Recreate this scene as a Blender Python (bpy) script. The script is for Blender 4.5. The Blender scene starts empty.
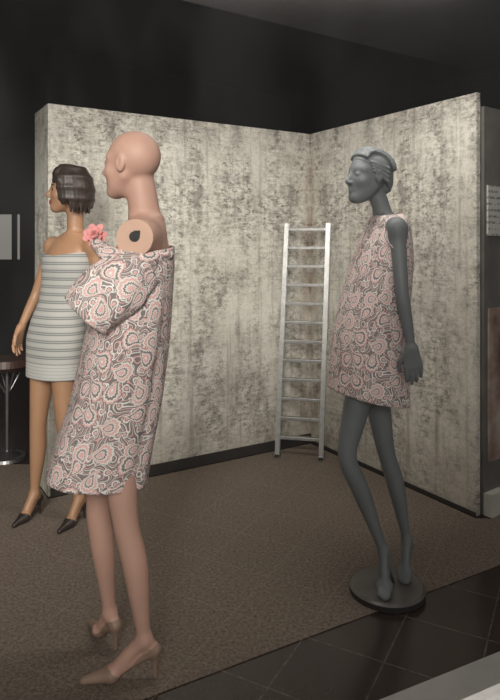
import bpy, bmesh, math, random
import numpy as np
from mathutils import Vector, Matrix
random.seed(3)
scene = bpy.context.scene
COL = scene.collection

# ------------------------------------------------------------------ materials
def new_mat(name):
    m = bpy.data.materials.new(name); m.use_nodes = True
    nt = m.node_tree
    return m, nt, nt.nodes["Principled BSDF"]

def setp(b, **kw):
    for k, v in kw.items():
        k = k.replace('_', ' ')
        if k in b.inputs: b.inputs[k].default_value = v

def simple_mat(name, col, rough=0.5, metal=0.0, spec=0.5, var=0.12, scale=12, bump=0.0, bscale=200):
    m, nt, b = new_mat(name)
    tc = nt.nodes.new('ShaderNodeTexCoord')
    n = nt.nodes.new('ShaderNodeTexNoise'); n.inputs['Scale'].default_value = scale
    n.inputs['Detail'].default_value = 4
    nt.links.new(tc.outputs['Object'], n.inputs['Vector'])
    r = nt.nodes.new('ShaderNodeValToRGB')
    r.color_ramp.elements[0].position = 0.3; r.color_ramp.elements[1].position = 0.7
    r.color_ramp.elements[0].color = [c*(1-var) for c in col]+[1]
    r.color_ramp.elements[1].color = [min(1, c*(1+var)) for c in col]+[1]
    nt.links.new(n.outputs['Fac'], r.inputs['Fac'])
    nt.links.new(r.outputs['Color'], b.inputs['Base Color'])
    setp(b, Roughness=rough, Metallic=metal, Specular_IOR_Level=spec)
    if bump > 0:
        n2 = nt.nodes.new('ShaderNodeTexNoise'); n2.inputs['Scale'].default_value = bscale
        nt.links.new(tc.outputs['Object'], n2.inputs['Vector'])
        bp = nt.nodes.new('ShaderNodeBump'); bp.inputs['Strength'].default_value = bump
        bp.inputs['Distance'].default_value = 0.002
        nt.links.new(n2.outputs['Fac'], bp.inputs['Height'])
        nt.links.new(bp.outputs['Normal'], b.inputs['Normal'])
    return m

def mathn(nt, op, a, b=None, clamp=False):
    n = nt.nodes.new('ShaderNodeMath'); n.operation = op; n.use_clamp = clamp
    for i, v in enumerate((a, b)):
        if v is None: continue
        if isinstance(v, (int, float)): n.inputs[i].default_value = v
        else: nt.links.new(v, n.inputs[i])
    return n.outputs[0]

def mixc(nt, fac, a, b, mode='MIX'):
    n = nt.nodes.new('ShaderNodeMix'); n.data_type = 'RGBA'; n.blend_type = mode
    for sock, v in ((n.inputs[0], fac), (n.inputs[6], a), (n.inputs[7], b)):
        if isinstance(v, (int, float)): sock.default_value = v
        elif isinstance(v, (tuple, list)): sock.default_value = tuple(v)+((1,) if len(v) == 3 else ())
        else: nt.links.new(v, sock)
    return n.outputs[2]

def noise(nt, vec, scale, detail=4, rough=0.55, mscale=None, mrot=None):
    if mscale or mrot:
        mp = nt.nodes.new('ShaderNodeMapping')
        if mscale: mp.inputs['Scale'].default_value = mscale
        if mrot: mp.inputs['Rotation'].default_value = mrot
        nt.links.new(vec, mp.inputs['Vector']); vec = mp.outputs[0]
    n = nt.nodes.new('ShaderNodeTexNoise')
    n.inputs['Scale'].default_value = scale; n.inputs['Detail'].default_value = detail
    n.inputs['Roughness'].default_value = rough
    nt.links.new(vec, n.inputs['Vector'])
    return n.outputs['Fac']

def ramp(nt, fac, stops, interp='LINEAR'):
    r = nt.nodes.new('ShaderNodeValToRGB'); cr = r.color_ramp; cr.interpolation = interp
    while len(cr.elements) < len(stops): cr.elements.new(0.5)
    for e, (p, c) in zip(cr.elements, stops):
        e.position = p
        e.color = (c, c, c, 1) if isinstance(c, (int, float)) else tuple(c)+(1,)
    nt.links.new(fac, r.inputs['Fac'])
    return r.outputs['Color']

def paisley_mat():
    m, nt, b = new_mat('paisley_brocade')
    uv = nt.nodes.new('ShaderNodeTexCoord').outputs['UV']
    nz = nt.nodes.new('ShaderNodeTexNoise'); nz.inputs['Scale'].default_value = 9; nz.inputs['Detail'].default_value = 1
    nt.links.new(uv, nz.inputs['Vector'])
    sc = nt.nodes.new('ShaderNodeVectorMath'); sc.operation = 'SCALE'; sc.inputs['Scale'].default_value = 0.03
    nt.links.new(nz.outputs['Color'], sc.inputs[0])
    ad = nt.nodes.new('ShaderNodeVectorMath'); ad.operation = 'ADD'
    nt.links.new(uv, ad.inputs[0]); nt.links.new(sc.outputs[0], ad.inputs[1])
    mp = nt.nodes.new('ShaderNodeMapping'); mp.inputs['Scale'].default_value = (13.5, 11.5, 1)
    nt.links.new(ad.outputs[0], mp.inputs['Vector'])
    def motif(vec, seedoff, size, rnd=0.6):
        v = nt.nodes.new('ShaderNodeTexVoronoi'); v.voronoi_dimensions = '2D'
        v.inputs['Scale'].default_value = size; v.inputs['Randomness'].default_value = rnd
        mp2 = nt.nodes.new('ShaderNodeMapping'); mp2.inputs['Location'].default_value = (seedoff, seedoff*1.7, 0)
        nt.links.new(vec, mp2.inputs['Vector'])
        nt.links.new(mp2.outputs[0], v.inputs['Vector'])
        sb = nt.nodes.new('ShaderNodeVectorMath'); sb.operation = 'SUBTRACT'
        nt.links.new(mp2.outputs[0], sb.inputs[0]); nt.links.new(v.outputs['Position'], sb.inputs[1])
        scn = nt.nodes.new('ShaderNodeVectorMath'); scn.operation = 'SCALE'; scn.inputs['Scale'].default_value = size
        nt.links.new(sb.outputs[0], scn.inputs[0])
        sx = nt.nodes.new('ShaderNodeSeparateXYZ'); nt.links.new(scn.outputs[0], sx.inputs[0])
        cs = nt.nodes.new('ShaderNodeSeparateColor'); nt.links.new(v.outputs['Color'], cs.inputs[0])
        ang = mathn(nt, 'MULTIPLY', cs.outputs[0], 6.283)
        c = mathn(nt, 'COSINE', ang); s = mathn(nt, 'SINE', ang)
        x = mathn(nt, 'ADD', mathn(nt, 'MULTIPLY', c, sx.outputs[0]), mathn(nt, 'MULTIPLY', s, sx.outputs[1]))
        y = mathn(nt, 'SUBTRACT', mathn(nt, 'MULTIPLY', c, sx.outputs[1]), mathn(nt, 'MULTIPLY', s, sx.outputs[0]))
        yp = mathn(nt, 'MAXIMUM', y, 0.0)
        u = mathn(nt, 'SUBTRACT', x, mathn(nt, 'MULTIPLY', mathn(nt, 'MULTIPLY', yp, yp), 1.9))
        w = mathn(nt, 'MAXIMUM', mathn(nt, 'SUBTRACT', 0.86, mathn(nt, 'MULTIPLY', y, 1.55)), 0.13)
        w = mathn(nt, 'MINIMUM', w, 1.15)
        q = mathn(nt, 'DIVIDE', u, w)
        r = mathn(nt, 'SQRT', mathn(nt, 'ADD', mathn(nt, 'MULTIPLY', q, q), mathn(nt, 'MULTIPLY', mathn(nt, 'MULTIPLY', y, y), 0.62)))
        return r, cs.outputs[1], q, y
    G = (0.255, 0.215, 0.215); Wc = (0.86, 0.82, 0.80); P = (0.80, 0.50, 0.49)
    vn = noise(nt, mp.outputs[0], 1.4, 0.0, 0.5)
    vf = mathn(nt, 'FRACT', mathn(nt, 'MULTIPLY', vn, 7.5))
    vine = ramp(nt, vf, [(0.0, G), (0.34, Wc), (0.52, G), (0.76, P), (0.90, G)], 'CONSTANT')
    r2, g2, q2, y2_ = motif(mp.outputs[0], 5.3, 2.2, 0.8)
    sm = ramp(nt, r2, [(0.0, P), (0.13, G), (0.19, Wc), (0.30, G)], 'CONSTANT')
    bgc = mixc(nt, mathn(nt, 'GREATER_THAN', r2, 0.30), sm, vine)
    r, g, q, y = motif(mp.outputs[0], 0.0, 1.0)
    at = mathn(nt, 'ARCTAN2', q, y)
    lobes = mathn(nt, 'MULTIPLY', mathn(nt, 'SINE', mathn(nt, 'MULTIPLY', at, 16.0)), 0.018)
    rr = mathn(nt, 'ADD', r, lobes)
    colA = ramp(nt, rr, [(0.0, P), (0.10, Wc), (0.14, G), (0.195, Wc), (0.245, P), (0.33, Wc), (0.385, G)], 'CONSTANT')
    colB = ramp(nt, rr, [(0.0, Wc), (0.05, P), (0.14, Wc), (0.18, G), (0.26, Wc), (0.31, P), (0.375, G)], 'CONSTANT')
    big = mixc(nt, mathn(nt, 'GREATER_THAN', g, 0.5), colA, colB)
    outside = mathn(nt, 'GREATER_THAN', rr, 0.405)
    col = mixc(nt, outside, big, bgc)
    nt.links.new(col, b.inputs['Base Color'])
    setp(b, Roughness=0.5, Specular_IOR_Level=0.35)
    bp = nt.nodes.new('ShaderNodeBump'); bp.inputs['Strength'].default_value = 0.25; bp.inputs['Distance'].default_value = 0.002
    nt.links.new(r, bp.inputs['Height']); nt.links.new(bp.outputs['Normal'], b.inputs['Normal'])
    return m

def stripe_mat():
    m, nt, b = new_mat('striped_fabric')
    uv = nt.nodes.new('ShaderNodeTexCoord').outputs['UV']
    s = nt.nodes.new('ShaderNodeSeparateXYZ'); nt.links.new(uv, s.inputs[0])
    f = mathn(nt, 'FRACT', mathn(nt, 'MULTIPLY', s.outputs[1], 25.0))
    c = ramp(nt, f, [(0.0, (0.42, 0.415, 0.40)), (0.44, (0.19, 0.20, 0.205)), (0.58, (0.35, 0.35, 0.34)), (0.70, (0.20, 0.21, 0.215)), (0.84, (0.40, 0.395, 0.385))], 'CONSTANT')
    low = mathn(nt, 'LESS_THAN', s.outputs[1], 0.83)
    c2 = ramp(nt, mathn(nt, 'FRACT', mathn(nt, 'MULTIPLY', s.outputs[1], 60.0)), [(0, (0.47, 0.465, 0.455)), (0.75, (0.35, 0.355, 0.355))], 'CONSTANT')
    nt.links.new(mixc(nt, low, c, c2), b.inputs['Base Color'])
    setp(b, Roughness=0.7, Specular_IOR_Level=0.2)
    return m

def wall_mat(name):
    m, nt, b = new_mat(name)
    ob = nt.nodes.new('ShaderNodeTexCoord').outputs['Object']
    sx = nt.nodes.new('ShaderNodeSeparateXYZ'); nt.links.new(ob, sx.inputs[0])
    big = noise(nt, ob, 1.5, 5, 0.6, (1.3, 1, 0.9))
    col = ramp(nt, big, [(0.3, (0.64, 0.605, 0.54)), (0.5, (0.75, 0.72, 0.655)), (0.70, (0.85, 0.825, 0.765))])
    zone = ramp(nt, noise(nt, ob, 2.6, 6, 0.68, (1.5, 1, 0.6)), [(0.40, 0.12), (0.58, 1.0)])
    cl_ = ramp(nt, noise(nt, ob, 7.0, 8, 0.75, (1.3, 1, 1.0)), [(0.45, 0.0), (0.60, 1.0)])
    col = mixc(nt, mathn(nt, 'MULTIPLY', mathn(nt, 'MULTIPLY', cl_, zone), 0.72), col, (0.23, 0.215, 0.19))
    m1 = ramp(nt, noise(nt, ob, 22.0, 9, 0.85, (1.0, 1, 1.7)), [(0.48, 0.0), (0.58, 1.0)])
    col = mixc(nt, mathn(nt, 'MULTIPLY', mathn(nt, 'MULTIPLY', m1, zone), 0.90), col, (0.10, 0.093, 0.082))
    m2 = ramp(nt, noise(nt, ob, 70.0, 6, 0.8, (0.6, 1, 2.0)), [(0.52, 0.0), (0.62, 1.0)])
    col = mixc(nt, mathn(nt, 'MULTIPLY', m2, 0.42), col, (0.20, 0.185, 0.165))
    m3 = ramp(nt, noise(nt, ob, 6.0, 7, 0.7, (1.0, 1, 8.0)), [(0.53, 0.0), (0.65, 1.0)])
    col = mixc(nt, mathn(nt, 'MULTIPLY', mathn(nt, 'MULTIPLY', m3, zone), 0.65), col, (0.18, 0.165, 0.145))
    vs = ramp(nt, noise(nt, ob, 8.0, 6, 0.7, (2.4, 1, 0.12)), [(0.53, 0.0), (0.68, 1.0)])
    col = mixc(nt, mathn(nt, 'MULTIPLY', vs, 0.65), col, (0.24, 0.225, 0.19))
    wl = ramp(nt, noise(nt, ob, 30.0, 8, 0.8), [(0.55, 0.0), (0.68, 1.0)])
    col = mixc(nt, mathn(nt, 'MULTIPLY', wl, 0.5), col, (0.87, 0.85, 0.80))
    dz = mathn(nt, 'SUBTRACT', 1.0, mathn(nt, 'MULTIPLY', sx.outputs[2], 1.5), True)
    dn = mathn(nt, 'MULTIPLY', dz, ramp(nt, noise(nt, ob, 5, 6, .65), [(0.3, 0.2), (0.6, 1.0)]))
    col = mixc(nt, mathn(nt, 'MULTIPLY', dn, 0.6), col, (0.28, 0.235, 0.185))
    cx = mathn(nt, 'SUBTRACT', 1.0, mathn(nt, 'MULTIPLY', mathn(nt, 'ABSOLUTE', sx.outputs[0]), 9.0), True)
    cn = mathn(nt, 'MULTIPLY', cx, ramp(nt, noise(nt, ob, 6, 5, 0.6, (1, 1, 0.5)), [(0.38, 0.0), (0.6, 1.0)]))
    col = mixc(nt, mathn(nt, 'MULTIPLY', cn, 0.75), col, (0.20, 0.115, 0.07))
    nt.links.new(col, b.inputs['Base Color'])
    setp(b, Roughness=0.85, Specular_IOR_Level=0.2)
    bp = nt.nodes.new('ShaderNodeBump'); bp.inputs['Strength'].default_value = 0.25; bp.inputs['Distance'].default_value = 0.003
    nt.links.new(m1, bp.inputs['Height']); bp.invert = True
    nt.links.new(bp.outputs['Normal'], b.inputs['Normal'])
    return m

def floor_mat(name, base, line, lw, lstr, rough, grain, gscale=260, tile=0.30, offset=(0, 0), hi=1.9, spec=0.3, bump=0.6):
    m, nt, b = new_mat(name)
    ob = nt.nodes.new('ShaderNodeTexCoord').outputs['Object']
    mp = nt.nodes.new('ShaderNodeMapping'); mp.inputs['Rotation'].default_value = (0, 0, math.radians(28.2))
    mp.inputs['Location'].default_value = (offset[0], offset[1], 0)
    nt.links.new(ob, mp.inputs['Vector'])
    s = nt.nodes.new('ShaderNodeSeparateXYZ'); nt.links.new(mp.outputs[0], s.inputs[0])
    masks = []
    for o in (0, 1):
        f = mathn(nt, 'FRACT', mathn(nt, 'DIVIDE', s.outputs[o], tile))
        d = mathn(nt, 'ABSOLUTE', mathn(nt, 'SUBTRACT', f, 0.5))
        masks.append(mathn(nt, 'GREATER_THAN', d, 0.5-lw/tile/2))
    lm = mathn(nt, 'MAXIMUM', masks[0], masks[1])
    g = noise(nt, ob, gscale, 3, 0.7)
    g2 = noise(nt, ob, 2.2, 4, 0.6)
    g3 = noise(nt, ob, 75, 4, 0.8)
    c = ramp(nt, g, [(0.32, tuple(x*(1-grain) for x in base)), (0.68, tuple(x*(1+grain) for x in base))])
    c = mixc(nt, mathn(nt, 'MULTIPLY', ramp(nt, g3, [(0.50, 0.0), (0.60, 1.0)]), 0.55), c, tuple(x*hi for x in base))
    c = mixc(nt, mathn(nt, 'MULTIPLY', ramp(nt, g3, [(0.38, 1.0), (0.49, 0.0)]), 0.6), c, tuple(x*0.3 for x in base))
    c = mixc(nt, mathn(nt, 'MULTIPLY', g2, 0.3), c, tuple(x*0.6 for x in base))
    lw_n = ramp(nt, noise(nt, ob, 40, 3), [(0.35, 0.3), (0.6, 1.0)])
    c = mixc(nt, mathn(nt, 'MULTIPLY', mathn(nt, 'MULTIPLY', lm, lw_n), lstr), c, line)
    nt.links.new(c, b.inputs['Base Color'])
    setp(b, Roughness=rough, Specular_IOR_Level=spec)
    bp = nt.nodes.new('ShaderNodeBump'); bp.inputs['Strength'].default_value = bump; bp.inputs['Distance'].default_value = 0.003
    nt.links.new(g3, bp.inputs['Height']); nt.links.new(bp.outputs['Normal'], b.inputs['Normal'])
    return m

MAT_PAIS = paisley_mat()
MAT_STRIPE = stripe_mat()
MAT_BALD = simple_mat('peach_mannequin_paint', (0.54, 0.325, 0.26), 0.55, var=0.06, scale=6)
MAT_SHOE_T = simple_mat('beige_shoe', (0.30, 0.20, 0.155), 0.4, var=0.08)
MAT_SHOE_D = simple_mat('black_shoe', (0.03, 0.022, 0.02), 0.35, var=0.1)
MAT_TAN = simple_mat('tan_mannequin_paint', (0.37, 0.205, 0.12), 0.45, var=0.08, scale=6)
MAT_GREY = simple_mat('slate_mannequin_paint', (0.155, 0.170, 0.182), 0.5, var=0.08, scale=6)
MAT_HAIRD = simple_mat('dark_brown_hair', (0.030, 0.019, 0.015), 0.45, var=0.4, scale=40)
MAT_LIP = simple_mat('red_lip_paint', (0.30, 0.05, 0.04), 0.35)
MAT_EYE = simple_mat('dark_eye_paint', (0.03, 0.02, 0.02), 0.3)
MAT_DISC = simple_mat('pale_socket_plate', (0.58, 0.36, 0.27), 0.45, var=0.05)
MAT_BLACK = simple_mat('black_paint', (0.006, 0.006, 0.006), 0.6)
MAT_ALU = simple_mat('brushed_aluminium', (0.36, 0.36, 0.36), 0.42, metal=0.75, var=0.15, scale=30)
MAT_SILL = simple_mat('sill_aluminium', (0.36, 0.35, 0.34), 0.5, metal=0.2, var=0.08)
MAT_PINK = simple_mat('pink_petal_fabric', (0.66, 0.28, 0.28), 0.7, var=0.15)
MAT_CEIL = simple_mat('ceiling_charcoal', (0.010, 0.0095, 0.0095), 0.9, spec=0.1)
MAT_BULK = simple_mat('bulkhead_dark_grey', (0.026, 0.025, 0.026), 0.9, spec=0.1)
MAT_FASC = simple_mat('fascia_black', (0.004, 0.004, 0.004), 0.9, spec=0.1)
MAT_DARKW = simple_mat('dark_wall_paint', (0.022, 0.021, 0.021), 0.8)
MAT_SKIRT = simple_mat('black_skirting', (0.02, 0.018, 0.016), 0.7)
MAT_WHITEP = simple_mat('white_plaster_edge', (0.50, 0.48, 0.44), 0.8, var=0.15, scale=8)
MAT_WOOD = simple_mat('dark_red_wood', (0.06, 0.026, 0.018), 0.45, var=0.3)
MAT_CHROME = simple_mat('chrome_base', (0.24, 0.24, 0.24), 0.35, metal=0.9)

# ------------------------------------------------------------------ mesh utils
def obj_from(name, verts, faces, mat=None, smooth=False, parent=None):
    me = bpy.data.meshes.new(name); me.from_pydata([tuple(map(float, v)) for v in verts], [], [tuple(map(int, f)) for f in faces])
    me.update()
    o = bpy.data.objects.new(name, me); COL.objects.link(o)
    if mat: me.materials.append(mat)
    if smooth: me.polygons.foreach_set('use_smooth', [True]*len(me.polygons))
    if parent: o.parent = parent
    return o

def bm_obj(name, bm, mat, smooth=False, parent=None):
    bmesh.ops.recalc_face_normals(bm, faces=bm.faces)
    me = bpy.data.meshes.new(name); bm.to_mesh(me); bm.free()
    o = bpy.data.objects.new(name, me); COL.objects.link(o)
    for mm in (mat if isinstance(mat, list) else [mat]): me.materials.append(mm)
    if smooth: me.polygons.foreach_set('use_smooth', [True]*len(me.polygons))
    if parent: o.parent = parent
    return o

def add_box(bm, c, size, rot=None, mi=0, bevel=0.0):
    r = bmesh.ops.create_cube(bm, size=1.0)
    vs = r['verts']
    M = Matrix.Translation(c) @ (rot.to_4x4() if rot else Matrix.Identity(4)) @ Matrix.Diagonal((*size, 1))
    bmesh.ops.transform(bm, matrix=M, verts=vs)
    fs = set(f for v in vs for f in v.link_faces)
    for f in fs: f.material_index = mi
    if bevel > 0:
        es = list(set(e for v in vs for e in v.link_edges))
        bmesh.ops.bevel(bm, geom=es, offset=bevel, segments=2, affect='EDGES', profile=0.5)

def add_cyl(bm, a, b, r1, r2=None, seg=24, mi=0):
    a = Vector(a); b = Vector(b); d = b-a
    r = bmesh.ops.create_cone(bm, cap_ends=True, segments=seg, radius1=r1, radius2=(r1 if r2 is None else r2), depth=d.length)
    q = d.to_track_quat('Z', 'Y').to_matrix().to_4x4()
    bmesh.ops.transform(bm, matrix=Matrix.Translation((a+b)/2) @ q, verts=r['verts'])
    for f in set(f for v in r['verts'] for f in v.link_faces): f.material_index = mi

def empty(name, loc=(0, 0, 0)):
    e = bpy.data.objects.new(name, None); COL.objects.link(e); e.location = loc
    e.empty_display_size = 0.1
    return e

def adopt(parent, *objs):
    for o in objs:
        o.parent = parent
        o.matrix_parent_inverse = Matrix.Translation(parent.location).inverted()

# ------------------------------------------------------------------ SDF modelling
class Field:
    def __init__(s, lo, hi, vox):
        s.lo = np.array(lo, float); s.vox = vox
        s.n = np.ceil((np.array(hi)-s.lo)/vox).astype(int)+1
        s.D = np.full(s.n, 1.0, np.float32)
        s.ax = [(s.lo[i]+vox*np.arange(s.n[i])).astype(np.float32) for i in range(3)]
    def block(s, bl, bh):
        sl = []
        for i in range(3):
            a = max(0, int(math.floor((bl[i]-s.lo[i])/s.vox))); b = min(s.n[i], int(math.ceil((bh[i]-s.lo[i])/s.vox))+1)
            if b <= a: return None, None
            sl.append(slice(a, b))
        X = s.ax[0][sl[0]][:, None, None]; Y = s.ax[1][sl[1]][None, :, None]; Z = s.ax[2][sl[2]][None, None, :]
        return tuple(sl), (X, Y, Z)
    def op(s, fn, bl, bh, k=0.01, mode='add'):
        mg = k+3*s.vox
        sl, P = s.block([v-mg for v in bl], [v+mg for v in bh])
        if sl is None: return
        d = fn(*P).astype(np.float32); a = s.D[sl]
        if mode == 'add':
            h = np.maximum(k-np.abs(a-d), 0)/k
            s.D[sl] = np.minimum(a, d)-h*h*k*0.25
        else:
            d = -d
            h = np.maximum(k-np.abs(a-d), 0)/k
            s.D[sl] = np.maximum(a, d)+h*h*k*0.25
    def cap(s, a, b, r1, r2=None, k=0.01, mode='add'):
        if r2 is None: r2 = r1
        a = np.array(a, float); b = np.array(b, float); ab = b-a; L = max(ab@ab, 1e-9)
        R = max(r1, r2)
        def fn(X, Y, Z):
            t = np.clip(((X-a[0])*ab[0]+(Y-a[1])*ab[1]+(Z-a[2])*ab[2])/L, 0, 1)
            return np.sqrt((X-a[0]-t*ab[0])**2+(Y-a[1]-t*ab[1])**2+(Z-a[2]-t*ab[2])**2)-(r1+(r2-r1)*t)
        s.op(fn, np.minimum(a, b)-R, np.maximum(a, b)+R, k, mode)
    def limb(s, pts, rad, k0, n=26, k=0.004):
        P = np.array(pts, float); r = np.array(rad, float)
        t = np.concatenate([[0], np.cumsum(np.linalg.norm(np.diff(P, axis=0), axis=1))]); ts = np.linspace(0, t[-1], n)
        Q = np.stack([np.interp(ts, t, P[:, i]) for i in range(3)]+[np.interp(ts, t, r)], 1)
        ker = np.array([1, 2, 3, 2, 1.])/9
        for i in range(4):
            q = Q[:, i]; p = np.concatenate([2*q[0]-q[2:0:-1], q, 2*q[-1]-q[-2:-4:-1]]); Q[:, i] = np.convolve(p, ker, 'valid')
        def fn(X, Y, Z):
            best = None
            for i in range(n-1):
                a, b = Q[i, :3], Q[i+1, :3]; ab = b-a; L = ab@ab
                tt = np.clip(((X-a[0])*ab[0]+(Y-a[1])*ab[1]+(Z-a[2])*ab[2])/L, 0, 1)
                d = np.sqrt((X-a[0]-tt*ab[0])**2+(Y-a[1]-tt*ab[1])**2+(Z-a[2]-tt*ab[2])**2)-(Q[i, 3]+(Q[i+1, 3]-Q[i, 3])*tt)
                best = d if best is None else np.minimum(best, d)
            return best
        R = r.max()
        s.op(fn, P.min(0)-R, P.max(0)+R, k0)
    def ell(s, c, r, R=None, k=0.01, mode='add', ridge=None):
        c = np.array(c, float); r = np.array(r, float)
        Rm = np.eye(3) if R is None else R
        def fn(X, Y, Z):
            x, y, z = X-c[0], Y-c[1], Z-c[2]
            l = [Rm[0, i]*x+Rm[1, i]*y+Rm[2, i]*z for i in range(3)]
            k0 = np.sqrt(sum((l[i]/r[i])**2 for i in range(3)))
            k1 = np.sqrt(sum((l[i]/r[i]**2)**2 for i in range(3)))+1e-6
            d = k0*(k0-1)/k1
            if ridge: d = d+ridge(*l)
            return d
        R_ = max(r)
        s.op(fn, c-R_, c+R_, k, mode)
    def mesh(s):
        D = s.D; ins = D < 0
        idx = np.argwhere(ins); lo = np.maximum(idx.min(0)-2, 0); hi = np.minimum(idx.max(0)+3, s.n)
        D = D[lo[0]:hi[0], lo[1]:hi[1], lo[2]:hi[2]]; ins = D < 0
        n = np.array(D.shape)
        cnt = np.zeros(n-1, np.int8)
        for dx in (0, 1):
            for dy in (0, 1):
                for dz in (0, 1):
                    cnt += ins[dx:n[0]-1+dx, dy:n[1]-1+dy, dz:n[2]-1+dz]
        act = (cnt > 0) & (cnt < 8)
        cells = np.argwhere(act)
        ids = np.full(n-1, -1, np.int64); ids[act] = np.arange(len(cells))
        acc = np.zeros((len(cells), 3)); num = np.zeros(len(cells))
        corners = [(0, 0, 0), (1, 0, 0), (0, 1, 0), (1, 1, 0), (0, 0, 1), (1, 0, 1), (0, 1, 1), (1, 1, 1)]
        for i in range(8):
            for j in range(i+1, 8):
                ci, cj = np.array(corners[i]), np.array(corners[j])
                if np.abs(ci-cj).sum() != 1: continue
                A = D[tuple((cells+ci).T)]; B = D[tuple((cells+cj).T)]
                m = (A < 0) != (B < 0)
                t = np.where(m, A/(A-B+1e-12), 0)
                p = ci[None]+t[:, None]*(cj-ci)[None]
                acc[m] += p[m]; num[m] += 1
        V = (cells+acc/num[:, None]+lo)*s.vox+s.lo
        F = []
        for ax in range(3):
            o1, o2 = (ax+1) % 3, (ax+2) % 3
            a = [slice(0, n[i]) for i in range(3)]; b = list(a)
            a[ax] = slice(0, n[ax]-1); b[ax] = slice(1, n[ax])
            for o in (o1, o2):
                a[o] = slice(1, n[o]-1); b[o] = slice(1, n[o]-1)
            A = ins[tuple(a)]; B = ins[tuple(b)]
            for flip in (0, 1):
                m = (A & ~B) if not flip else (~A & B)
                e = np.argwhere(m)
                e[:, o1] += 1; e[:, o2] += 1
                if len(e) == 0: continue
                def g(d1, d2):
                    q = e.copy(); q[:, o1] += d1; q[:, o2] += d2
                    return ids[tuple(q.T)]
                quad = np.stack([g(-1, -1), g(0, -1), g(0, 0), g(-1, 0)], 1)
                if flip: quad = quad[:, ::-1]
                F.append(quad)
        return V, np.concatenate(F)

def field_obj(name, F, mat, parent=None, smooth_iter=2):
    V, Q = F.mesh()
    o = obj_from(name, V, Q, mat, True)
    if smooth_iter:
        md = o.modifiers.new('soften', 'SMOOTH'); md.factor = 0.5; md.iterations = smooth_iter
    if parent: adopt(parent, o)
    return o

def centers(o):
    co = np.zeros(len(o.data.polygons)*3); o.data.polygons.foreach_get('center', co); return co.reshape(-1, 3)

def frame(fx, fy, pitch=0.0):
    f = Vector((fx, fy, 0)).normalized(); s = Vector((-f.y, f.x, 0)); z = Vector((0, 0, 1))
    if pitch:
        f2 = (f*math.cos(pitch)+z*math.sin(pitch)); z = (z*math.cos(pitch)-f*math.sin(pitch)); f = f2
    return np.array([[f.x, s.x, z.x], [f.y, s.y, z.y], [f.z, s.z, z.z]])

def head(F, C, R):
    C = np.array(C)
    w = lambda x, y, z: C+R@np.array([x, y, z])
    F.ell(w(-.015, 0, .026), (.094, .075, .087), R, .01)
    F.ell(w(.030, 0, -.035), (.055, .056, .078), R, .03)
    for sg in (-1, 1):
        F.cap(w(-.005, sg*.046, -.045), w(.055, sg*.014, -.096), .016, .014, .03)
        F.cap(w(.062, sg*.012, .024), w(.050, sg*.045, .020), .012, .012, .02)
        F.ell(w(.050, sg*.036, -.028), (.024, .022, .022), R, .02)
        F.ell(w(.094, sg*.031, .000), (.018, .019, .011), R, .010, 'sub')
        F.ell(w(.064, sg*.031, .000), (.017, .017, .012), R, .003)
        F.ell(w(-.006, sg*.074, -.004), (.019, .009, .031), R, .006)
        F.ell(w(-.002, sg*.085, .000), (.010, .007, .018), R, .004, 'sub')
        F.ell(w(.093, sg*.009, -.036), (.008, .008, .007), R, .006)
    F.ell(w(.062, 0, -.094), (.020, .022, .018), R, .02)
    F.cap(w(.080, 0, .008), w(.102, 0, -.030), .007, .0095, .010)
    for sg in (-1, 1):
        F.cap(w(.086, 0, -.0595), w(.074, sg*.022, -.062), .006, .004, .005)
        F.cap(w(.084, 0, -.070), w(.073, sg*.020, -.066), .0075, .004, .004)

def torso(F, secs, R, k=0.02):
    S = np.array(sorted(secs)); f = R[:2, 0]; sd = R[:2, 1]
    zz = np.linspace(S[0, 0], S[-1, 0], 60)
    T = [np.interp(zz, S[:, 0], S[:, i]) for i in range(1, 5)]
    ker = np.array([1, 2, 3, 4, 3, 2, 1.]); ker /= ker.sum()
    T = [np.convolve(np.pad(t, 3, 'edge'), ker, 'valid') for t in T]
    def fn(X, Y, Z):
        cx, cy, a, b = [np.interp(Z.ravel(), zz, t).reshape(Z.shape) for t in T]
        lf = (X-cx)*f[0]+(Y-cy)*f[1]; ls = (X-cx)*sd[0]+(Y-cy)*sd[1]
        q = np.sqrt((lf/a)**2+(ls/b)**2)
        d = (q-1)*np.minimum(a, b)
        e = np.maximum(Z-zz[-1], zz[0]-Z)
        return np.maximum(d, e+0*d)
    R_ = S[:, 3:].max()
    F.op(fn, (S[:, 1].min()-R_, S[:, 2].min()-R_, S[0, 0]), (S[:, 1].max()+R_, S[:, 2].max()+R_, S[-1, 0]), k)

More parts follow.
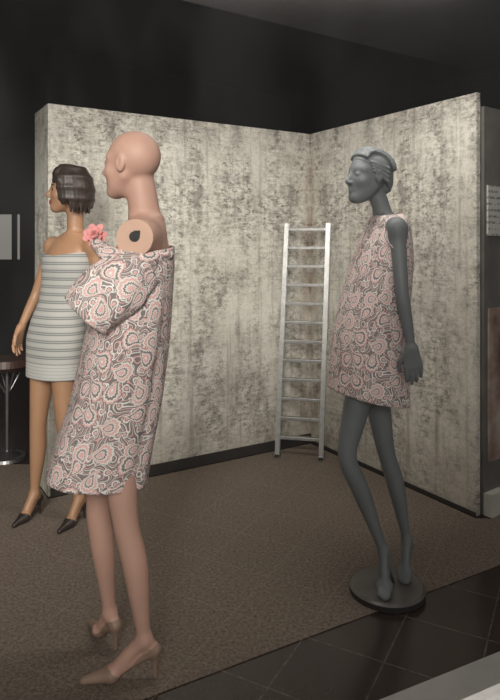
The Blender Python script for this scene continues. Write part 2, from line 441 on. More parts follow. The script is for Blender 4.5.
def leg(F, hip, knee, ankle, heel, ball, toe, back, k0=0.03, sc=1.0, shoe=False):
    hip, knee, ankle, heel, ball, toe, back = [np.array(v, float) for v in (hip, knee, ankle, heel, ball, toe, back)]
    pts = [hip, hip*.55+knee*.45, hip*.2+knee*.8, knee, knee+(ankle-knee)*.28+back*.012, knee+(ankle-knee)*.55+back*.008, knee+(ankle-knee)*.82+back*.002, ankle]
    F.limb(pts, [v*sc for v in (.080, .068, .053, .045, .049, .041, .028, .024)], k0)
    F.limb([ankle, heel], [.024*sc, .020*sc], .012, 6)
    F.limb([ankle, ankle*.45+ball*.55+np.array([0, 0, .006]), ball], [.025*sc, .025*sc, .021*sc], .02, 10)
    F.cap(heel, ball, .019*sc, .018*sc, .02)
    d = toe-ball; d2 = d/np.linalg.norm(d)
    sidev = np.cross(d2, [0, 0, 1]); sidev /= np.linalg.norm(sidev)
    F.cap(ball-sidev*.015, ball+sidev*.015, .019*sc, .019*sc, .015)
    L = np.linalg.norm(d)
    if shoe:
        F.cap(ball, toe, .024, .010, .015)
        F.cap(ball-sidev*.010, toe, .018, .009, .01); F.cap(ball+sidev*.010, toe, .018, .009, .01)
        hb = np.array([heel[0], heel[1], 0.007])+back*.004
        F.cap(heel+back*.004, hb*.5+heel*.5, .017, .008, .01); F.cap(hb*.5+heel*.5, hb, .008, .0065, .004)
    else:
        for i in range(5):
            o = (i-2)*.0105
            st = ball+sidev*o; en = ball+sidev*o*.8+d2*(L*(1-.09*abs(i-1.6)))
            F.cap(st, en, .013, .0085, .009)

def shoe_mask(cc, heel, ball, toe):
    heel, ball, toe = [np.array(v, float) for v in (heel, ball, toe)]
    ax = heel[:2]-toe[:2]; L = np.linalg.norm(ax); ax = ax/L
    rel = cc[:, :2]-toe[:2]
    s = rel@ax; sd = np.abs(rel[:, 0]*-ax[1]+rel[:, 1]*ax[0])
    u = np.clip(s/L, -.2, 1.3)
    top = np.interp(u, [-.2, .25, .38, .50, .62, .80, 1.0, 1.3], [.05, .055, .050, .026, .042, .085, heel[2]+.022, heel[2]+.026])
    return (sd < .06) & (s > -.06) & (s < L+.05) & (cc[:, 2] < top)

def arm(F, sh, el, wr, k0=0.025, sc=1.0):
    sh, el, wr = [np.array(v, float) for v in (sh, el, wr)]
    F.ell(sh, (.048*sc, .048*sc, .052*sc), None, k0)
    F.limb([sh, sh*.55+el*.45, el, el*.7+wr*.3, wr], [v*sc for v in (.042, .037, .031, .032, .020)], .02, 22)

def hand(F, wr, d, n, thumbside, curl=0.35, spread=0.08):
    wr = np.array(wr, float)
    u = lambda v: np.array(v, float)/np.linalg.norm(v)
    d = u(d); t = u(thumbside); t = u(t-d*(t@d)); n = u(np.cross(d, t)) if np.cross(d, t)@np.array(n) > 0 else -u(np.cross(d, t))
    L = [.062, .070, .065, .050]
    for i in range(4):
        o = (1.5-i)*.0185
        kn = wr+d*(.078-.004*abs(i-1))+t*o
        F.cap(wr+t*o*.45, kn, .014, .0105, .014)
        dd = u(d+t*spread*(1.5-i)/1.5+n*.15)
        p1 = kn+dd*L[i]*.48
        dd2 = u(dd+n*curl); p2 = p1+dd2*L[i]*.30
        dd3 = u(dd2+n*curl); p3 = p2+dd3*L[i]*.24
        F.cap(kn, p1, .0095, .0085, .003); F.cap(p1, p2, .0085, .0078, .003); F.cap(p2, p3, .0078, .0065, .003)
    a = wr+d*.018+t*.018
    b = a+u(t*.7+d*.75+n*.3)*.042
    F.cap(a, b, .014, .0105, .010)
    c = b+u(d+t*.25+n*.3)*.028
    F.cap(b, c, .0105, .009, .003)
    F.cap(c, c+u(d+n*.3)*.020, .009, .007, .003)

# ------------------------------------------------------------------ loft for garments
def set_uv(o, UV, nseg, radius):
    uvl = o.data.uv_layers.new(name='UVMap')
    for p in o.data.polygons:
        vis = [o.data.loops[l].vertex_index for l in p.loop_indices]
        js = [v % nseg for v in vis]
        wrap = max(js) == nseg-1 and min(js) == 0
        for l, vi in zip(p.loop_indices, vis):
            u, v = UV[vi]
            if wrap and vi % nseg == 0: u += 2*math.pi*radius
            uvl.data[l].uv = (u, v)

def loft(name, rings, mat, nseg=140, nz=110, folds=None, tilt=None, expn=2.2, R=None, parent=None, thick=0.004, radius=0.16):
    S = np.array(rings, float)
    tt = np.linspace(0, 1, len(S)); ts = np.linspace(0, 1, nz)
    T = [np.interp(ts, tt, S[:, i]) for i in range(5)]
    ker = np.array([1, 2, 3, 4, 5, 4, 3, 2, 1.]); ker /= ker.sum()
    h = 4
    def sm(t):
        p = np.concatenate([2*t[0]-t[h:0:-1], t, 2*t[-1]-t[-2:-h-2:-1]])
        return np.convolve(p, ker, 'valid')
    T = [sm(t) for t in T]
    if R is None: R = frame(-1, 0)
    f = R[:2, 0]; sd = R[:2, 1]
    V = []; UV = []
    for i in range(nz):
        z, cx, cy, a, b = [t[i] for t in T]
        for j in range(nseg):
            th = 2*math.pi*j/nseg
            c, s = math.cos(th), math.sin(th)
            lf = a*math.copysign(abs(c)**(2/expn), c); ls = b*math.copysign(abs(s)**(2/expn), s)
            m = 1.0
            if folds: m += folds(ts[i], th)
            lf *= m; ls *= m
            dz = tilt(ts[i], lf, ls) if tilt else 0
            V.append((cx+lf*f[0]+ls*sd[0], cy+lf*f[1]+ls*sd[1], z+dz))
            UV.append((th*radius, z+dz))
    Fc = [(i*nseg+j, i*nseg+(j+1) % nseg, (i+1)*nseg+(j+1) % nseg, (i+1)*nseg+j) for i in range(nz-1) for j in range(nseg)]
    o = obj_from(name, V, Fc, mat, True)
    set_uv(o, UV, nseg, radius)
    sd_ = o.modifiers.new('cloth_thickness', 'SOLIDIFY'); sd_.thickness = thick; sd_.offset = 1
    if parent: adopt(parent, o)
    return o

def tube(name, pts, mat, nseg=48, nz=40, parent=None, wob=0.05, uvr=0.09):
    P = np.array(pts, float); tt = np.linspace(0, 1, len(P)); ts = np.linspace(0, 1, nz)
    T = np.stack([np.interp(ts, tt, P[:, i]) for i in range(5)], 1)
    ker = np.ones(7)/7
    for i in range(5):
        t = T[:, i]; p = np.concatenate([2*t[0]-t[3:0:-1], t, 2*t[-1]-t[-2:-5:-1]]); T[:, i] = np.convolve(p, ker, 'valid')
    V = []; UV = []; L = 0
    for i in range(nz):
        d = T[min(i+1, nz-1), :3]-T[max(i-1, 0), :3]; d /= np.linalg.norm(d)
        bx = np.array([0, 1, 0.]); ax = np.cross(d, bx); ax /= np.linalg.norm(ax); bx = np.cross(ax, d)
        if i: L += np.linalg.norm(T[i, :3]-T[i-1, :3])
        for j in range(nseg):
            th = 2*math.pi*j/nseg
            m = 1+wob*math.sin(3*th+i*.15)*(.4+.6*ts[i])+wob*.5*math.sin(7*th-i*.2)
            v = T[i, :3]+ax*math.cos(th)*T[i, 3]*m+bx*math.sin(th)*T[i, 4]*m
            V.append(v); UV.append((th*uvr, L+3.3))
    Fc = [(i*nseg+j, i*nseg+(j+1) % nseg, (i+1)*nseg+(j+1) % nseg, (i+1)*nseg+j) for i in range(nz-1) for j in range(nseg)]
    o = obj_from(name, V, Fc, mat, True)
    set_uv(o, UV, nseg, uvr)
    s = o.modifiers.new('cloth_thickness', 'SOLIDIFY'); s.thickness = 0.004; s.offset = 0
    if parent: adopt(parent, o)
    return o

# ================================================================== ROOM
dB = Vector((-0.851, -0.524, 0))
dR = Vector((0.524, -0.851, 0))
CN = Vector((0.44, 4.51, 0))
WH = 2.25
def wall_obj(name, origin, direction, length, thick, height, mat, away, z0=0.0, start=0.0):
    bm = bmesh.new()
    y0, y1 = (0, thick) if away > 0 else (-thick, 0)
    add_box(bm, (start+length/2, (y0+y1)/2, z0+height/2), (length, thick, height))
    o = bm_obj(name, bm, mat)
    ang = math.atan2(direction.y, direction.x)
    o.location = origin; o.rotation_euler = (0, 0, ang)
    return o
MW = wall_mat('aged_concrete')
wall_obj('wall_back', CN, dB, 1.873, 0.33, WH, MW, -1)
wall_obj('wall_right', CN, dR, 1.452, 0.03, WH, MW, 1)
wall_obj('baseboard_back', CN+dR*0.014, dB, 1.86, 0.013, 0.065, MAT_SKIRT, -1)
wall_obj('baseboard_right', CN+dB*0.010, dR, 1.44, 0.009, 0.02, MAT_SKIRT, 1, start=0.012)

bm = bmesh.new()
add_box(bm, (0, 4, -0.104), (26, 24, 0.2))
bm_obj('floor', bm, floor_mat('brown_tiles', (0.030, 0.019, 0.016), (0.13, 0.105, 0.095), 0.006, 0.7, 0.22, 0.25, 120, hi=1.4, spec=0.5, bump=0.03))
cv = [(-2.6, 0.69), (1.75, 3.13), (1.75, 3.60), (1.27, 3.245), (1.19, 3.25), (0.437, 4.475), (-1.145, 3.50), (-1.36, 3.84), (-1.36, 4.05), (-2.6, 4.05)]
n_ = len(cv)
vs = [(x, y, -0.003) for x, y in cv]+[(x, y, 0.0) for x, y in cv]
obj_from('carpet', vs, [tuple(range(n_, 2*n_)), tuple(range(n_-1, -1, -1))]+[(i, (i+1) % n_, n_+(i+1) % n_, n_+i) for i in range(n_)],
         floor_mat('carpet_weave_reflected_grid', (0.176, 0.140, 0.115), (0.40, 0.355, 0.31), 0.004, 0.27, 0.95, 0.5, 300))  # pale grid lines: pavement reflection painted into the carpet colour

cl = [(-4.5, -0.65), (4.0, 3.7), (4.0, 9.0), (-4.5, 9.0)]
obj_from('ceiling', [(x, y, 2.75) for x, y in cl]+[(x, y, 2.85) for x, y in cl],
         [(3, 2, 1, 0), (4, 5, 6, 7), (0, 1, 5, 4), (1, 2, 6, 5), (2, 3, 7, 6), (3, 0, 4, 7)], MAT_CEIL)
bl = [(-2.6, 1.15), (3.2, 4.98), (3.2, 3.35), (-2.6, 0.35)]
obj_from('trim_1', [(x, y, 2.5) for x, y in bl]+[(x, y, 2.748) for x, y in bl],
         [(0, 1, 2, 3), (7, 6, 5, 4), (0, 4, 5, 1), (1, 5, 6, 2), (2, 6, 7, 3), (3, 7, 4, 0)], MAT_BULK)
P0 = Vector((-1.336, 4.09, 0)); P1 = Vector((0.357, 5.50, 0)); P2 = P1+dR*2.7
def slab(name, a, b, t, z0, z1, mat):
    d = (b-a); L = d.length; ang = math.atan2(d.y, d.x)
    bm = bmesh.new(); add_box(bm, (L/2, t/2, (z0+z1)/2), (L, abs(t), z1-z0))
    o = bm_obj(name, bm, mat); o.location = a; o.rotation_euler = (0, 0, ang); return o
slab('trim_2', P0, P1, 0.06, 0.0, 2.748, MAT_FASC)
slab('trim_3', P1, P2, 0.06, 0.0, 2.748, MAT_FASC)

bm = bmesh.new()
wy = 7.6
def wb(x0, x1, z0, z1): add_box(bm, ((x0+x1)/2, wy, (z0+z1)/2), (x1-x0, 0.12, z1-z0))
wb(-4.5, -3.5, 0, 2.748); wb(-2.78, 4.0, 0, 2.748); wb(-3.5, -2.78, 0, 1.22); wb(-3.5, -2.78, 1.86, 2.748)
bm_obj('wall_far', bm, MAT_DARKW)
bm = bmesh.new()
for x in (-3.48, -2.90, -2.80): add_box(bm, (x, wy, 1.54), (0.045, 0.07, 0.66))
for z in (1.24, 1.84): add_box(bm, (-3.14, wy, z), (0.72, 0.06, 0.045))
bm_obj('window_2', bm, MAT_BLACK)
bm = bmesh.new(); add_box(bm, (-4.5, 4.3, 1.372), (0.1, 6.6, 2.75)); bm_obj('wall_left', bm, MAT_DARKW)
bm = bmesh.new(); add_box(bm, (4.0, 6.4, 1.372), (0.1, 5.2, 2.75)); bm_obj('wall_far_right', bm, MAT_DARKW)

pd = Vector((0.80, 0.60, 0)).normalized(); pa = Vector((1.247, 3.285, 0))
bm = bmesh.new(); add_box(bm, (0.5, 0.06, 1.09), (1.0, 0.12, 2.18)); add_box(bm, (0.5, -0.02, 0.06), (1.0, 0.05, 0.12), mi=1)
pier = bm_obj('wall_pier', bm, [simple_mat('pier_grey', (0.12, 0.113, 0.105), 0.8, var=0.3, scale=5), MAT_WHITEP])
pier.location = pa; pier.rotation_euler = (0, 0, math.atan2(pd.y, pd.x))
def on_pier(name, x0, x1, z0, z1, mat):
    bm = bmesh.new(); add_box(bm, ((x0+x1)/2, -0.006, (z0+z1)/2), (x1-x0, 0.01, z1-z0))
    o = bm_obj(name, bm, mat); o.location = pa; o.rotation_euler = pier.rotation_euler; return o
m, nt, b = new_mat('printed_notice'); ob = nt.nodes.new('ShaderNodeTexCoord').outputs['Object']
sx = nt.nodes.new('ShaderNodeSeparateXYZ'); nt.links.new(ob, sx.inputs[0])
fr = mathn(nt, 'FRACT', mathn(nt, 'MULTIPLY', sx.outputs[2], 30))
ln = mathn(nt, 'MULTIPLY', mathn(nt, 'GREATER_THAN', fr, 0.62), mathn(nt, 'GREATER_THAN', noise(nt, ob, 60, 2), 0.48))
nt.links.new(mixc(nt, ln, (0.55, 0.55, 0.52), (0.2, 0.2, 0.2)), b.inputs['Base Color'])
on_pier('notice_sign', 0.02, 0.42, 1.49, 1.76, m)
m, nt, b = new_mat('poster_print'); ob = nt.nodes.new('ShaderNodeTexCoord').outputs['Object']
nt.links.new(ramp(nt, noise(nt, ob, 5, 4), [(0.35, (0.13, 0.075, 0.06)), (0.5, (0.34, 0.24, 0.20)), (0.65, (0.48, 0.41, 0.37))]), b.inputs['Base Color'])
on_pier('poster', 0.03, 0.6, 0.28, 1.10, m)

# shop window
W0 = Vector((0.385, 1.898, 0))
wd = Vector((0.898, 0.440, 0)).normalized()
bm = bmesh.new()
ang = math.atan2(wd.y, wd.x)
add_box(bm, (0, -0.13, 0.017), (5.0, 0.26, 0.042), bevel=0.004)
add_box(bm, (0, -0.13, 0.046), (5.0, 0.03, 0.016))
add_box(bm, (2.47, -0.13, 1.27), (0.06, 0.06, 2.46)); add_box(bm, (-2.47, -0.13, 1.27), (0.06, 0.06, 2.46))
win = bm_obj('window_1', bm, MAT_SILL); win.location = W0; win.rotation_euler = (0, 0, ang)
m = bpy.data.materials.new('clear_glass'); m.use_nodes = True; nt = m.node_tree; nt.nodes.clear()
out = nt.nodes.new('ShaderNodeOutputMaterial'); mx = nt.nodes.new('ShaderNodeMixShader')
tr = nt.nodes.new('ShaderNodeBsdfTransparent'); gl = nt.nodes.new('ShaderNodeBsdfGlossy'); gl.inputs['Roughness'].default_value = 0.0
fr = nt.nodes.new('ShaderNodeFresnel'); fr.inputs['IOR'].default_value = 1.45
nt.links.new(fr.outputs[0], mx.inputs[0])
tr.inputs[0].default_value = (0.97, 0.975, 0.96, 1)
nt.links.new(tr.outputs[0], mx.inputs[1]); nt.links.new(gl.outputs[0], mx.inputs[2]); nt.links.new(mx.outputs[0], out.inputs[0])
g = obj_from('glass_pane', [(-2.44, -0.13, 0.054), (2.44, -0.13, 0.054), (2.44, -0.13, 2.49), (-2.44, -0.13, 2.49)], [(0, 1, 2, 3)], m)
g.parent = win

# ================================================================== LADDER
bm = bmesh.new()
Lb, Lt = Vector((0.185, 4.185, 0.0)), Vector((0.262, 4.345, 1.585))
Rb, Rt = Vector((0.475, 4.125, 0.0)), Vector((0.543, 4.275, 1.585))
def rot_along(d, x):
    z = d.normalized(); x = (x-z*x.dot(z)).normalized(); y = z.cross(x)
    return Matrix((x, y, z)).transposed()
across = (Rb-Lb).normalized()
for a, b_ in ((Lb, Lt), (Rb, Rt)):
    d = b_-a; r = rot_along(d, across)
    add_box(bm, (a+b_)/2+Vector((0, 0, 0.01)), (0.013, 0.045, d.length-0.01), r, bevel=0.002)
    for sgn in (-1, 1):
        add_box(bm, (a+b_)/2+Vector((0, 0, 0.01))+r@Vector((0, sgn*0.021, 0)), (0.030, 0.004, d.length-0.012), r)
    add_box(bm, a+Vector((0, 0, 0.016)), (0.038, 0.052, 0.026), r, mi=1, bevel=0.003)
for i in range(12):
    t = (0.135+i*0.1285)/1.585
    a = Lb.lerp(Lt, t); b_ = Rb.lerp(Rt, t); d = b_-a
    z = Vector((0, 0, 1)); x = d.normalized(); y = z.cross(x)
    r = Matrix((x, y, z)).transposed()
    add_box(bm, (a+b_)/2, (d.length, 0.036, 0.022), r, bevel=0.003)
bm_obj('ladder', bm, [MAT_ALU, MAT_BLACK])

# ================================================================== MANNEQUIN (bald)
VX = 0.0047
M1 = empty('mannequin', (-0.43, 2.12, 0))
R = frame(-0.98, 0.17); RH = frame(-0.95, 0.36, 0.04)
F = Field((-0.78, 1.80, -0.01), (-0.12, 2.48, 1.86), VX)
torso(F, [(0.84, -.47, 2.12, .085, .13), (0.94, -.47, 2.12, .100, .140), (1.02, -.46, 2.12, .098, .135), (1.13, -.425, 2.12, .08, .112),
          (1.25, -.395, 2.12, .09, .125), (1.33, -.385, 2.12, .102, .138), (1.42, -.37, 2.12, .088, .15), (1.49, -.355, 2.12, .055, .12), (1.53, -.352, 2.12, .045, .06)], R)
F.cap((-.352, 2.12, 1.48), (-.378, 2.12, 1.66), .056, .049, .035)
F.cap((-.352, 2.12, 1.49), (-.345, 2.00, 1.475), .042, .045, .03)
F.cap((-.352, 2.12, 1.49), (-.385, 2.26, 1.475), .042, .045, .03)
F.cap((-.352, 2.03, 1.465), (-.362, 1.955, 1.462), .056, .058, .03)
F.cap((-.40, 2.23, 1.465), (-.405, 2.285, 1.462), .056, .056, .03)
def cut(X, Y, Z):
    return -((X+.364)*(-.12)+(Y-1.955)*(-.985)+(Z-1.462)*.10)+0*X*Y*Z
F.op(cut, (-.45, 1.85, 1.36), (-.27, 1.955, 1.56), 0.002, 'sub')
head(F, (-.411, 2.12, 1.717), RH)
bk = np.array([1, 0, 0.])
A1 = ((-.318, 2.05, .095), (-.455, 2.035, .028), (-.545, 2.022, .013)); A2 = ((-.478, 2.19, .09), (-.55, 2.27, .028), (-.60, 2.335, .013))
leg(F, (-.455, 2.060, .92), (-.412, 2.05, .50), (-.350, 2.045, .135), *A1, bk, sc=.90, shoe=True)
leg(F, (-.49, 2.185, .92), (-.545, 2.20, .50), (-.502, 2.21, .125), *A2, np.array([.6, -.6, 0]), sc=.90, shoe=True)
body1 = field_obj('body', F, MAT_BALD, M1)
body1.data.materials.append(MAT_SHOE_T)
cc = centers(body1)
body1.data.polygons.foreach_set('material_index', (shoe_mask(cc, *A1) | shoe_mask(cc, *A2)).astype(int).tolist())
bm = bmesh.new(); n = Vector((-.12, -.985, .10)).normalized(); c = Vector((-.364, 1.955, 1.462))
add_cyl(bm, c-n*.004, c+n*.006, .062, .060, 40)
sx_ = n.cross(Vector((0, 0, 1))).normalized(); up = sx_.cross(n)
add_cyl(bm, c+n*.0055+up*.004, c+n*.0085+up*.004, .017, .017, 24, mi=1)
rm = Matrix((sx_, n, up)).transposed()
add_box(bm, c+n*.0075-sx_*.008+up*.016, (.02, .003, .014), rm, mi=1)
add_cyl(bm, c+n*.005, c+n*.011, .004, .004, 12, mi=1)
o = bm_obj('arm_socket', bm, [MAT_DISC, MAT_BLACK]); adopt(M1, o)

def foldsA(t, th):
    f = 0.016*math.sin(4*th+1.0+3*t)*t+0.010*math.sin(9*th+5*t)*(0.3+t)+0.022*(1-t)*math.sin(3*th+7*t)
    f += -0.024*math.exp(-((th-2.20)/0.10)**2)*min(1, t*2.2)
    f += 0.012*math.exp(-((th-1.95)/0.18)**2)*t
    return f
def tiltA(t, lf, ls):
    top = max(0, 1-t*3.0)
    return top*(-0.12*lf-0.04*abs(ls))+(t**4)*(0.11*lf)
RD = frame(-0.94, -0.34)
loft('paisley_dress', [
    (1.425, -.380, 2.115, .114, .162), (1.35, -.392, 2.115, .128, .172), (1.25, -.404, 2.115, .135, .175), (1.15, -.416, 2.115, .140, .172),
    (1.05, -.432, 2.115, .145, .168), (0.90, -.460, 2.115, .153, .161), (0.77, -.494, 2.115, .162, .156), (0.640, -.524, 2.115, .171, .151)],
    MAT_PAIS, folds=foldsA, tilt=tiltA, R=RD, parent=M1, expn=2.2)
tube('dress_sleeve', [(-.335, 1.985, 1.365, .070, .045), (-.39, 1.945, 1.335, .092, .050), (-.45, 1.935, 1.285, .098, .052), (-.512, 1.935, 1.215, .086, .050)],
     MAT_PAIS, parent=M1, wob=0.06)
tube('dress_collar', [(-.50, 2.03, 1.440, .020, .026), (-.46, 1.975, 1.412, .026, .026), (-.40, 1.950, 1.390, .028, .026), (-.33, 1.965, 1.392, .028, .026), (-.272, 2.04, 1.405, .02, .026)],
     MAT_PAIS, parent=M1, wob=0.05, uvr=0.03)
bm = bmesh.new(); random.seed(5)
fc = Vector((-.540, 2.15, 1.475))
for ring_, (cnt, rad, sz) in enumerate(((4, .008, .016), (6, .019, .020), (7, .030, .022))):
    for i in range(cnt):
        a = 2*math.pi*i/cnt+ring_*.5+random.uniform(-.2, .2); tiltp = .9-.35*ring_+random.uniform(-.3, .3)
        r = bmesh.ops.create_uvsphere(bm, u_segments=12, v_segments=8, radius=1)
        M_ = Matrix.Translation(fc) @ Matrix.Rotation(math.radians(75), 4, 'X') @ Matrix.Rotation(a, 4, 'Z') @ Matrix.Translation((rad, 0, .012-.008*ring_)) @ Matrix.Rotation(-tiltp, 4, 'Y') @ Matrix.Diagonal((sz*.75, sz*.62, .003, 1))
        bmesh.ops.transform(bm, matrix=M_, verts=r['verts'])
o = bm_obj('fabric_flower', bm, MAT_PINK, True); adopt(M1, o)

# ================================================================== MANNEQUIN (slate grey)
M2 = empty('mannequin.001', (0.56, 2.62, 0))
R = frame(-0.98, -0.17); RH = frame(-0.92, -0.39, 0.06)
F = Field((0.26, 2.30, 0.0), (0.82, 2.98, 1.90), VX)
torso(F, [(0.86, .51, 2.63, .085, .13), (0.96, .51, 2.63, .10, .16), (1.04, .52, 2.63, .095, .15), (1.15, .54, 2.63, .078, .112),
          (1.28, .565, 2.63, .09, .13), (1.37, .573, 2.63, .105, .14), (1.45, .582, 2.63, .085, .145), (1.52, .585, 2.63, .050, .115), (1.56, .582, 2.63, .040, .055)], R)
F.cap((.583, 2.63, 1.52), (.533, 2.625, 1.68), .040, .036, .035)
F.cap((.583, 2.63, 1.53), (.588, 2.49, 1.515), .032, .036, .03)
F.cap((.583, 2.63, 1.53), (.56, 2.77, 1.515), .032, .036, .03)
arm(F, (.592, 2.480, 1.502), (.600, 2.435, 1.245), (.634, 2.425, 1.035), sc=.82)
hand(F, (.634, 2.425, 1.035), (.10, -.02, -1), (0, 1, 0), (-1, 0.1, 0), 0.25, 0.0)
arm(F, (.555, 2.785, 1.500), (.555, 2.85, 1.245), (.52, 2.84, 1.04), sc=.82)
hand(F, (.52, 2.84, 1.04), (-.1, 0, -1), (0, -1, 0), (-1, -0.1, 0), 0.3, 0.03)
head(F, (.500, 2.615, 1.730), RH)
bk = np.array([.95, .1, 0])
leg(F, (.48, 2.56, .93), (.392, 2.55, .56), (.553, 2.56, .175), (.577, 2.580, .135), (.545, 2.50, .062), (.530, 2.445, .038), bk, sc=.80)
leg(F, (.53, 2.70, .93), (.592, 2.685, .53), (.680, 2.675, .165), (.698, 2.695, .130), (.655, 2.615, .060), (.640, 2.562, .038), bk, sc=.80)
field_obj('body', F, MAT_GREY, M2)
C = np.array((.500, 2.615, 1.730)); w = lambda x, y, z: C+RH@np.array([x, y, z])
F = Field(C-.17, C+.17, 0.0026)
F.ell(w(-.018, 0, .032), (.096, .078, .085), RH, .01)
F.ell(w(-.078, 0, -.020), (.034, .054, .052), RH, .02)
def belowhair(X, Y, Z):
    x, y, z = X-C[0], Y-C[1], Z-C[2]
    lx = RH[0, 0]*x+RH[1, 0]*y+RH[2, 0]*z; lz = RH[0, 2]*x+RH[1, 2]*y+RH[2, 2]*z
    lim = np.interp(lx.ravel(), [-.12, -.06, -.03, -.01, .02, .05, .09], [-.072, -.070, -.01, .022, .030, .048, .078]).reshape(lx.shape)
    return (lz-lim)*.8
F.op(belowhair, C-.17, C+.17, 0.006, 'sub')
for i in range(10):
    y0 = -.064+i*.0142
    prev = None
    for k_ in range(9):
        ph = math.radians(36+k_*17.5)
        yy = y0*(1-.10*math.cos(ph))+.006*math.sin(ph*2.2+i*.2)
        rt = math.sqrt(max(.02, 1-(yy/.084)**2))
        lift = .010*math.exp(-((k_-1.2)/1.6)**2)
        p = w(-.018+(.092*math.cos(ph))*(.35+.65*rt)+lift*.6, yy, .032+(.083*math.sin(ph))*rt+lift)
        if prev is not None: F.cap(prev, p, .0085, .0085, .003)
        prev = p
for sg in (-1, 1):
    for j in range(4):
        F.cap(w(.030-.004*j, sg*(.066+.002*j), .050-.012*j), w(-.050, sg*.073, .032-.018*j), .007, .008, .003)
        F.cap(w(-.050, sg*.073, .032-.018*j), w(-.098+.002*j, sg*.030, .0-.018*j), .008, .006, .003)
field_obj('hair', F, MAT_GREY, M2, 1)
def foldsB(t, th):
    return 0.024*math.sin(5*th+1.5)*t*t+0.013*math.sin(9*th+3*t)*t
def tiltB(t, lf, ls):
    return (t**3)*(0.22*lf)+max(0, 1-t*6)*(-0.06*abs(ls)-.12*lf)
loft('paisley_dress', [
    (1.572, .582, 2.63, .054, .083), (1.556, .583, 2.63, .070, .130), (1.515, .583, 2.63, .080, .153), (1.44, .573, 2.63, .104, .160), (1.36, .560, 2.63, .121, .165),
    (1.26, .541, 2.63, .132, .172), (1.15, .519, 2.63, .143, .176), (1.04, .506, 2.63, .152, .18), (0.92, .501, 2.63, .158, .185), (0.80, .500, 2.63, .162, .185)],
    MAT_PAIS, folds=foldsB, tilt=tiltB, R=R, parent=M2, expn=2.25)
bpy.ops.mesh.primitive_torus_add(location=(.592, 2.468, 1.478), major_radius=.052, minor_radius=.004, major_segments=40, minor_segments=8, rotation=(math.radians(72), 0, 0))
o = bpy.context.object; o.name = 'armhole'; o.data.materials.append(MAT_PAIS); o.scale = (.85, 1.15, 1); adopt(M2, o)
bm = bmesh.new()
add_cyl(bm, (.570, 2.565, 0.001), (.570, 2.565, .022), .155, .155, 72, mi=1)
add_cyl(bm, (.570, 2.565, .022), (.570, 2.565, .030), .155, .144, 72)
add_cyl(bm, (.60, 2.58, .028), (.565, 2.53, .12), .007, .007, 12, mi=2)
o = bm_obj('base', bm, [simple_mat('base_grey', (0.10, 0.095, 0.09), 0.3, var=0.15), MAT_SKIRT, MAT_CHROME]); adopt(M2, o)

# ================================================================== MANNEQUIN (brunette)
M3 = empty('mannequin.002', (-1.02, 3.25, 0))
R = frame(-0.5, -0.87); RH = frame(-0.95, -0.30, 0.03)
F = Field((-1.38, 2.96, -0.01), (-0.66, 3.54, 1.88), VX)
torso(F, [(0.84, -1.03, 3.26, .085, .13), (0.95, -1.03, 3.26, .10, .16), (1.03, -1.02, 3.26, .095, .15), (1.14, -.99, 3.26, .078, .112),
          (1.25, -.965, 3.26, .09, .13), (1.33, -.955, 3.26, .105, .142), (1.41, -.95, 3.265, .085, .145), (1.46, -.94, 3.27, .058, .13), (1.50, -.925, 3.27, .045, .06)], R)
F.cap((-.925, 3.275, 1.46), (-.925, 3.265, 1.66), .045, .041, .035)
sl_ = (-1.065, 3.335, 1.435); sr_ = (-.81, 3.19, 1.435)
F.cap((-.93, 3.27, 1.465), sl_, .034, .040, .03); F.cap((-.93, 3.27, 1.465), sr_, .034, .040, .03)
arm(F, sl_, (-1.165, 3.36, 1.165), (-1.210, 3.26, 1.005), sc=.9)
hand(F, (-1.210, 3.26, 1.005), (-.20, -.15, -1), (1, 0.3, 0), (-.3, -1, 0), 0.35, 0.10)
arm(F, sr_, (-.755, 3.20, 1.17), (-.79, 3.10, .955), sc=.9)
hand(F, (-.79, 3.10, .955), (-.1, -.25, -1), (-1, .2, 0), (-.3, -1, 0), 0.35, 0.08)
head(F, (-.962, 3.255, 1.727), RH)
bk = np.array([.5, .8, 0])
B1 = ((-1.128, 3.30, .09), (-1.172, 3.205, .028), (-1.20, 3.14, .013)); B2 = ((-.872, 3.24, .09), (-.918, 3.145, .028), (-.95, 3.075, .013))
leg(F, (-1.09, 3.29, .91), (-1.118, 3.25, .49), (-1.142, 3.27, .125), *B1, bk, sc=.92, shoe=True)
leg(F, (-.97, 3.21, .91), (-.955, 3.18, .49), (-.888, 3.21, .125), *B2, bk, sc=.92, shoe=True)
body3 = field_obj('body', F, MAT_TAN, M3)
for mm in (MAT_LIP, MAT_EYE, MAT_SHOE_D): body3.data.materials.append(mm)
C = np.array((-.962, 3.255, 1.727))
co = centers(body3)
lc = (co-C)@RH
lip = (lc[:, 0] > .07) & (np.abs(lc[:, 2]+.065) < .0105-.0004*np.abs(lc[:, 1])/.001*.3) & (np.abs(lc[:, 1]) < .022)
eye = (lc[:, 0] > .05) & (((np.abs(lc[:, 1])-.031)/.014)**2+(lc[:, 2]/.0065)**2 < 1)
brow = (lc[:, 0] > .04) & (np.abs(np.abs(lc[:, 1])-.032) < .017) & (np.abs(lc[:, 2]-.024) < .0035)
mi = np.zeros(len(lc), int); mi[lip] = 1; mi[eye | brow] = 2; mi[shoe_mask(co, *B1) | shoe_mask(co, *B2)] = 3
body3.data.polygons.foreach_set('material_index', mi.tolist())
w = lambda x, y, z: C+RH@np.array([x, y, z])
F = Field(C-.19, C+.19, 0.0028)
F.ell(w(-.020, 0, .034), (.102, .086, .092), RH, .01)
F.ell(w(-.050, 0, -.030), (.072, .078, .074), RH, .03)
F.ell(w(.112, 0, -.040), (.080, .082, .086), RH, .008, 'sub')
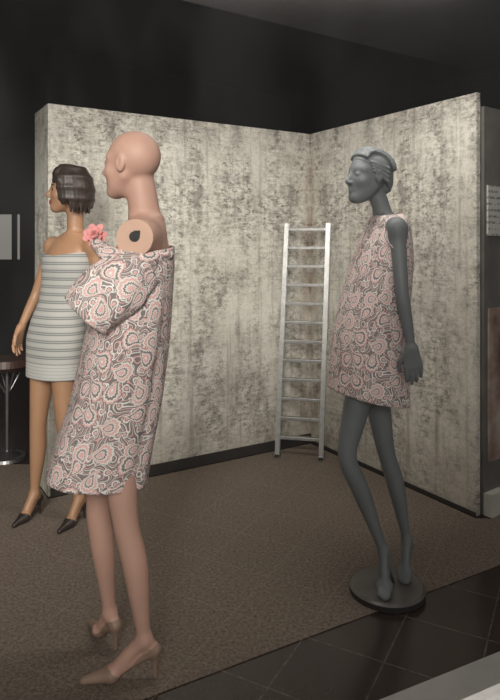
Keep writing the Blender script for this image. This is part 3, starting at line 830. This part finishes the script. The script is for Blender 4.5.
for i in range(26):
    th = math.radians(48+i*264/25)
    cx_, sy_ = math.cos(th), math.sin(th)
    zend = -.085 if abs(cx_+1) < .1 else -.112
    if cx_ > .2: zend = -.075
    flick = 1.0+.10*math.sin(i*2.3)
    pts = [w(.005+.02*cx_, .02*sy_, .122), w(-.018+.062*cx_, .056*sy_, .110), w(-.020+.093*cx_, .082*sy_, .066), w(-.024+.104*cx_, .090*sy_, .012),
           w(-.030+.098*cx_, .088*sy_, -.045), w(-.034+.088*cx_*flick, .080*sy_*flick, zend)]
    rs = [.012, .014, .014, .013, .012, .005]
    for j in range(5): F.cap(pts[j], pts[j+1], rs[j], rs[j+1], .010)
for i in range(8):
    a = i/7
    pts = [w(.01+.03*a, .030, .124-.006*a), w(.055+.012*a, .018-.03*a, .108-.022*a), w(.066-.004*a, -.030-.030*a, .074-.026*a), w(.040-.01*a, -.066-.010*a, .030-.030*a)]
    for j in range(3): F.cap(pts[j], pts[j+1], .012, .010 if j < 2 else .006, .006)
    pts = [w(.01+.03*a, .034, .124-.006*a), w(.058, .046, .092-.012*a), w(.046-.008*a, .068, .050-.02*a), w(.020-.006*a, .080, .020-.02*a)]
    for j in range(3): F.cap(pts[j], pts[j+1], .011, .009, .006)
field_obj('hair', F, MAT_HAIRD, M3, 1)
loft('striped_dress', [
    (1.385, -.955, 3.262, .112, .152), (1.33, -.957, 3.262, .120, .155), (1.25, -.967, 3.262, .106, .145), (1.14, -.992, 3.262, .098, .135),
    (1.05, -1.015, 3.262, .108, .155), (0.95, -1.025, 3.262, .118, .175), (0.85, -1.025, 3.262, .122, .172), (0.75, -1.025, 3.262, .125, .170)],
    MAT_STRIPE, folds=lambda t, th: .010*math.sin(6*th)*t, tilt=lambda t, lf, ls: max(0, 1-t*8)*(.12*abs(ls)), R=R, parent=M3)

# ================================================================== STOOL (dark back room)
bm = bmesh.new(); sc_ = Vector((-1.64, 4.17, 0))
add_cyl(bm, sc_, sc_+Vector((0, 0, .018)), .13, .12, 40)
add_cyl(bm, sc_+Vector((0, 0, .018)), sc_+Vector((0, 0, .05)), .09, .03, 32)
add_cyl(bm, sc_+Vector((0, 0, .05)), sc_+Vector((0, 0, .60)), .014, .014, 20)
for i in range(4):
    a = math.pi/4+i*math.pi/2
    add_cyl(bm, sc_+Vector((0, 0, .42)), sc_+Vector((.12*math.cos(a), .12*math.sin(a), .62)), .006, .006, 10)
add_cyl(bm, sc_+Vector((0, 0, .60)), sc_+Vector((0, 0, .63)), .12, .155, 40, mi=1)
add_cyl(bm, sc_+Vector((0, 0, .63)), sc_+Vector((0, 0, .675)), .160, .150, 40, mi=1)
bm_obj('bar_stool', bm, [MAT_CHROME, MAT_WOOD])

# ================================================================== LIGHT
w_ = bpy.data.worlds.new('overcast_street'); scene.world = w_; w_.use_nodes = True
nt = w_.node_tree; bg = nt.nodes['Background']
tc = nt.nodes.new('ShaderNodeTexCoord'); sp = nt.nodes.new('ShaderNodeSeparateXYZ'); nt.links.new(tc.outputs['Generated'], sp.inputs[0])
base_w = ramp(nt, sp.outputs[2], [(0.0, (0.27, 0.25, 0.23)), (0.5, (0.56, 0.54, 0.51)), (1.0, (0.80, 0.78, 0.75))])
dt = nt.nodes.new('ShaderNodeVectorMath'); dt.operation = 'DOT_PRODUCT'; dt.inputs[1].default_value = (0.46, -0.86, 0.20)
nt.links.new(tc.outputs['Generated'], dt.inputs[0])
lobe = mathn(nt, 'POWER', mathn(nt, 'MAXIMUM', dt.outputs['Value'], 0.0), 7.0)
bn = ramp(nt, noise(nt, tc.outputs['Generated'], 3.0, 3, 0.5, (2, 2, 0.8)), [(0.42, 0.1), (0.58, 1.0)])
added_glow = mixc(nt, mathn(nt, 'MULTIPLY', lobe, bn), (0, 0, 0), (0.90, 0.89, 0.86))  # bright lobe added behind the camera to haze the glass
nt.links.new(mixc(nt, 1.0, base_w, added_glow, 'ADD'), bg.inputs['Color'])
bg.inputs['Strength'].default_value = 0.78
def area(name, loc, target, size, energy, col=(1, .95, .875), sy=None):
    l = bpy.data.lights.new(name, 'AREA'); l.shape = 'RECTANGLE'; l.size = size; l.size_y = sy or size; l.energy = energy; l.color = col
    o = bpy.data.objects.new(name, l); COL.objects.link(o); o.location = loc
    o.rotation_euler = (Vector(target)-Vector(loc)).to_track_quat('-Z', 'Y').to_euler(); return o
area('street_daylight', (-1.1, -2.2, 3.3), (0.35, 3.6, 1.3), 2.2, 520)
area('wall_fill', (0.25, 2.55, 2.47), (0.25, 4.2, 0.7), 1.3, 27, (1, .94, .86), sy=0.3)  # added fill lamp out of view, brightens the concrete walls

# ================================================================== CAMERA
cam = bpy.data.cameras.new('camera'); co_ = bpy.data.objects.new('camera', cam); COL.objects.link(co_)
co_.location = (0, 0, 1.44); co_.rotation_euler = (math.radians(90), 0, 0)
cam.sensor_fit = 'VERTICAL'; cam.sensor_height = 24; cam.lens = 617/700*24; cam.shift_y = -0.15
cam.clip_start = 0.05
scene.camera = co_
scene.view_settings.view_transform = 'Standard'
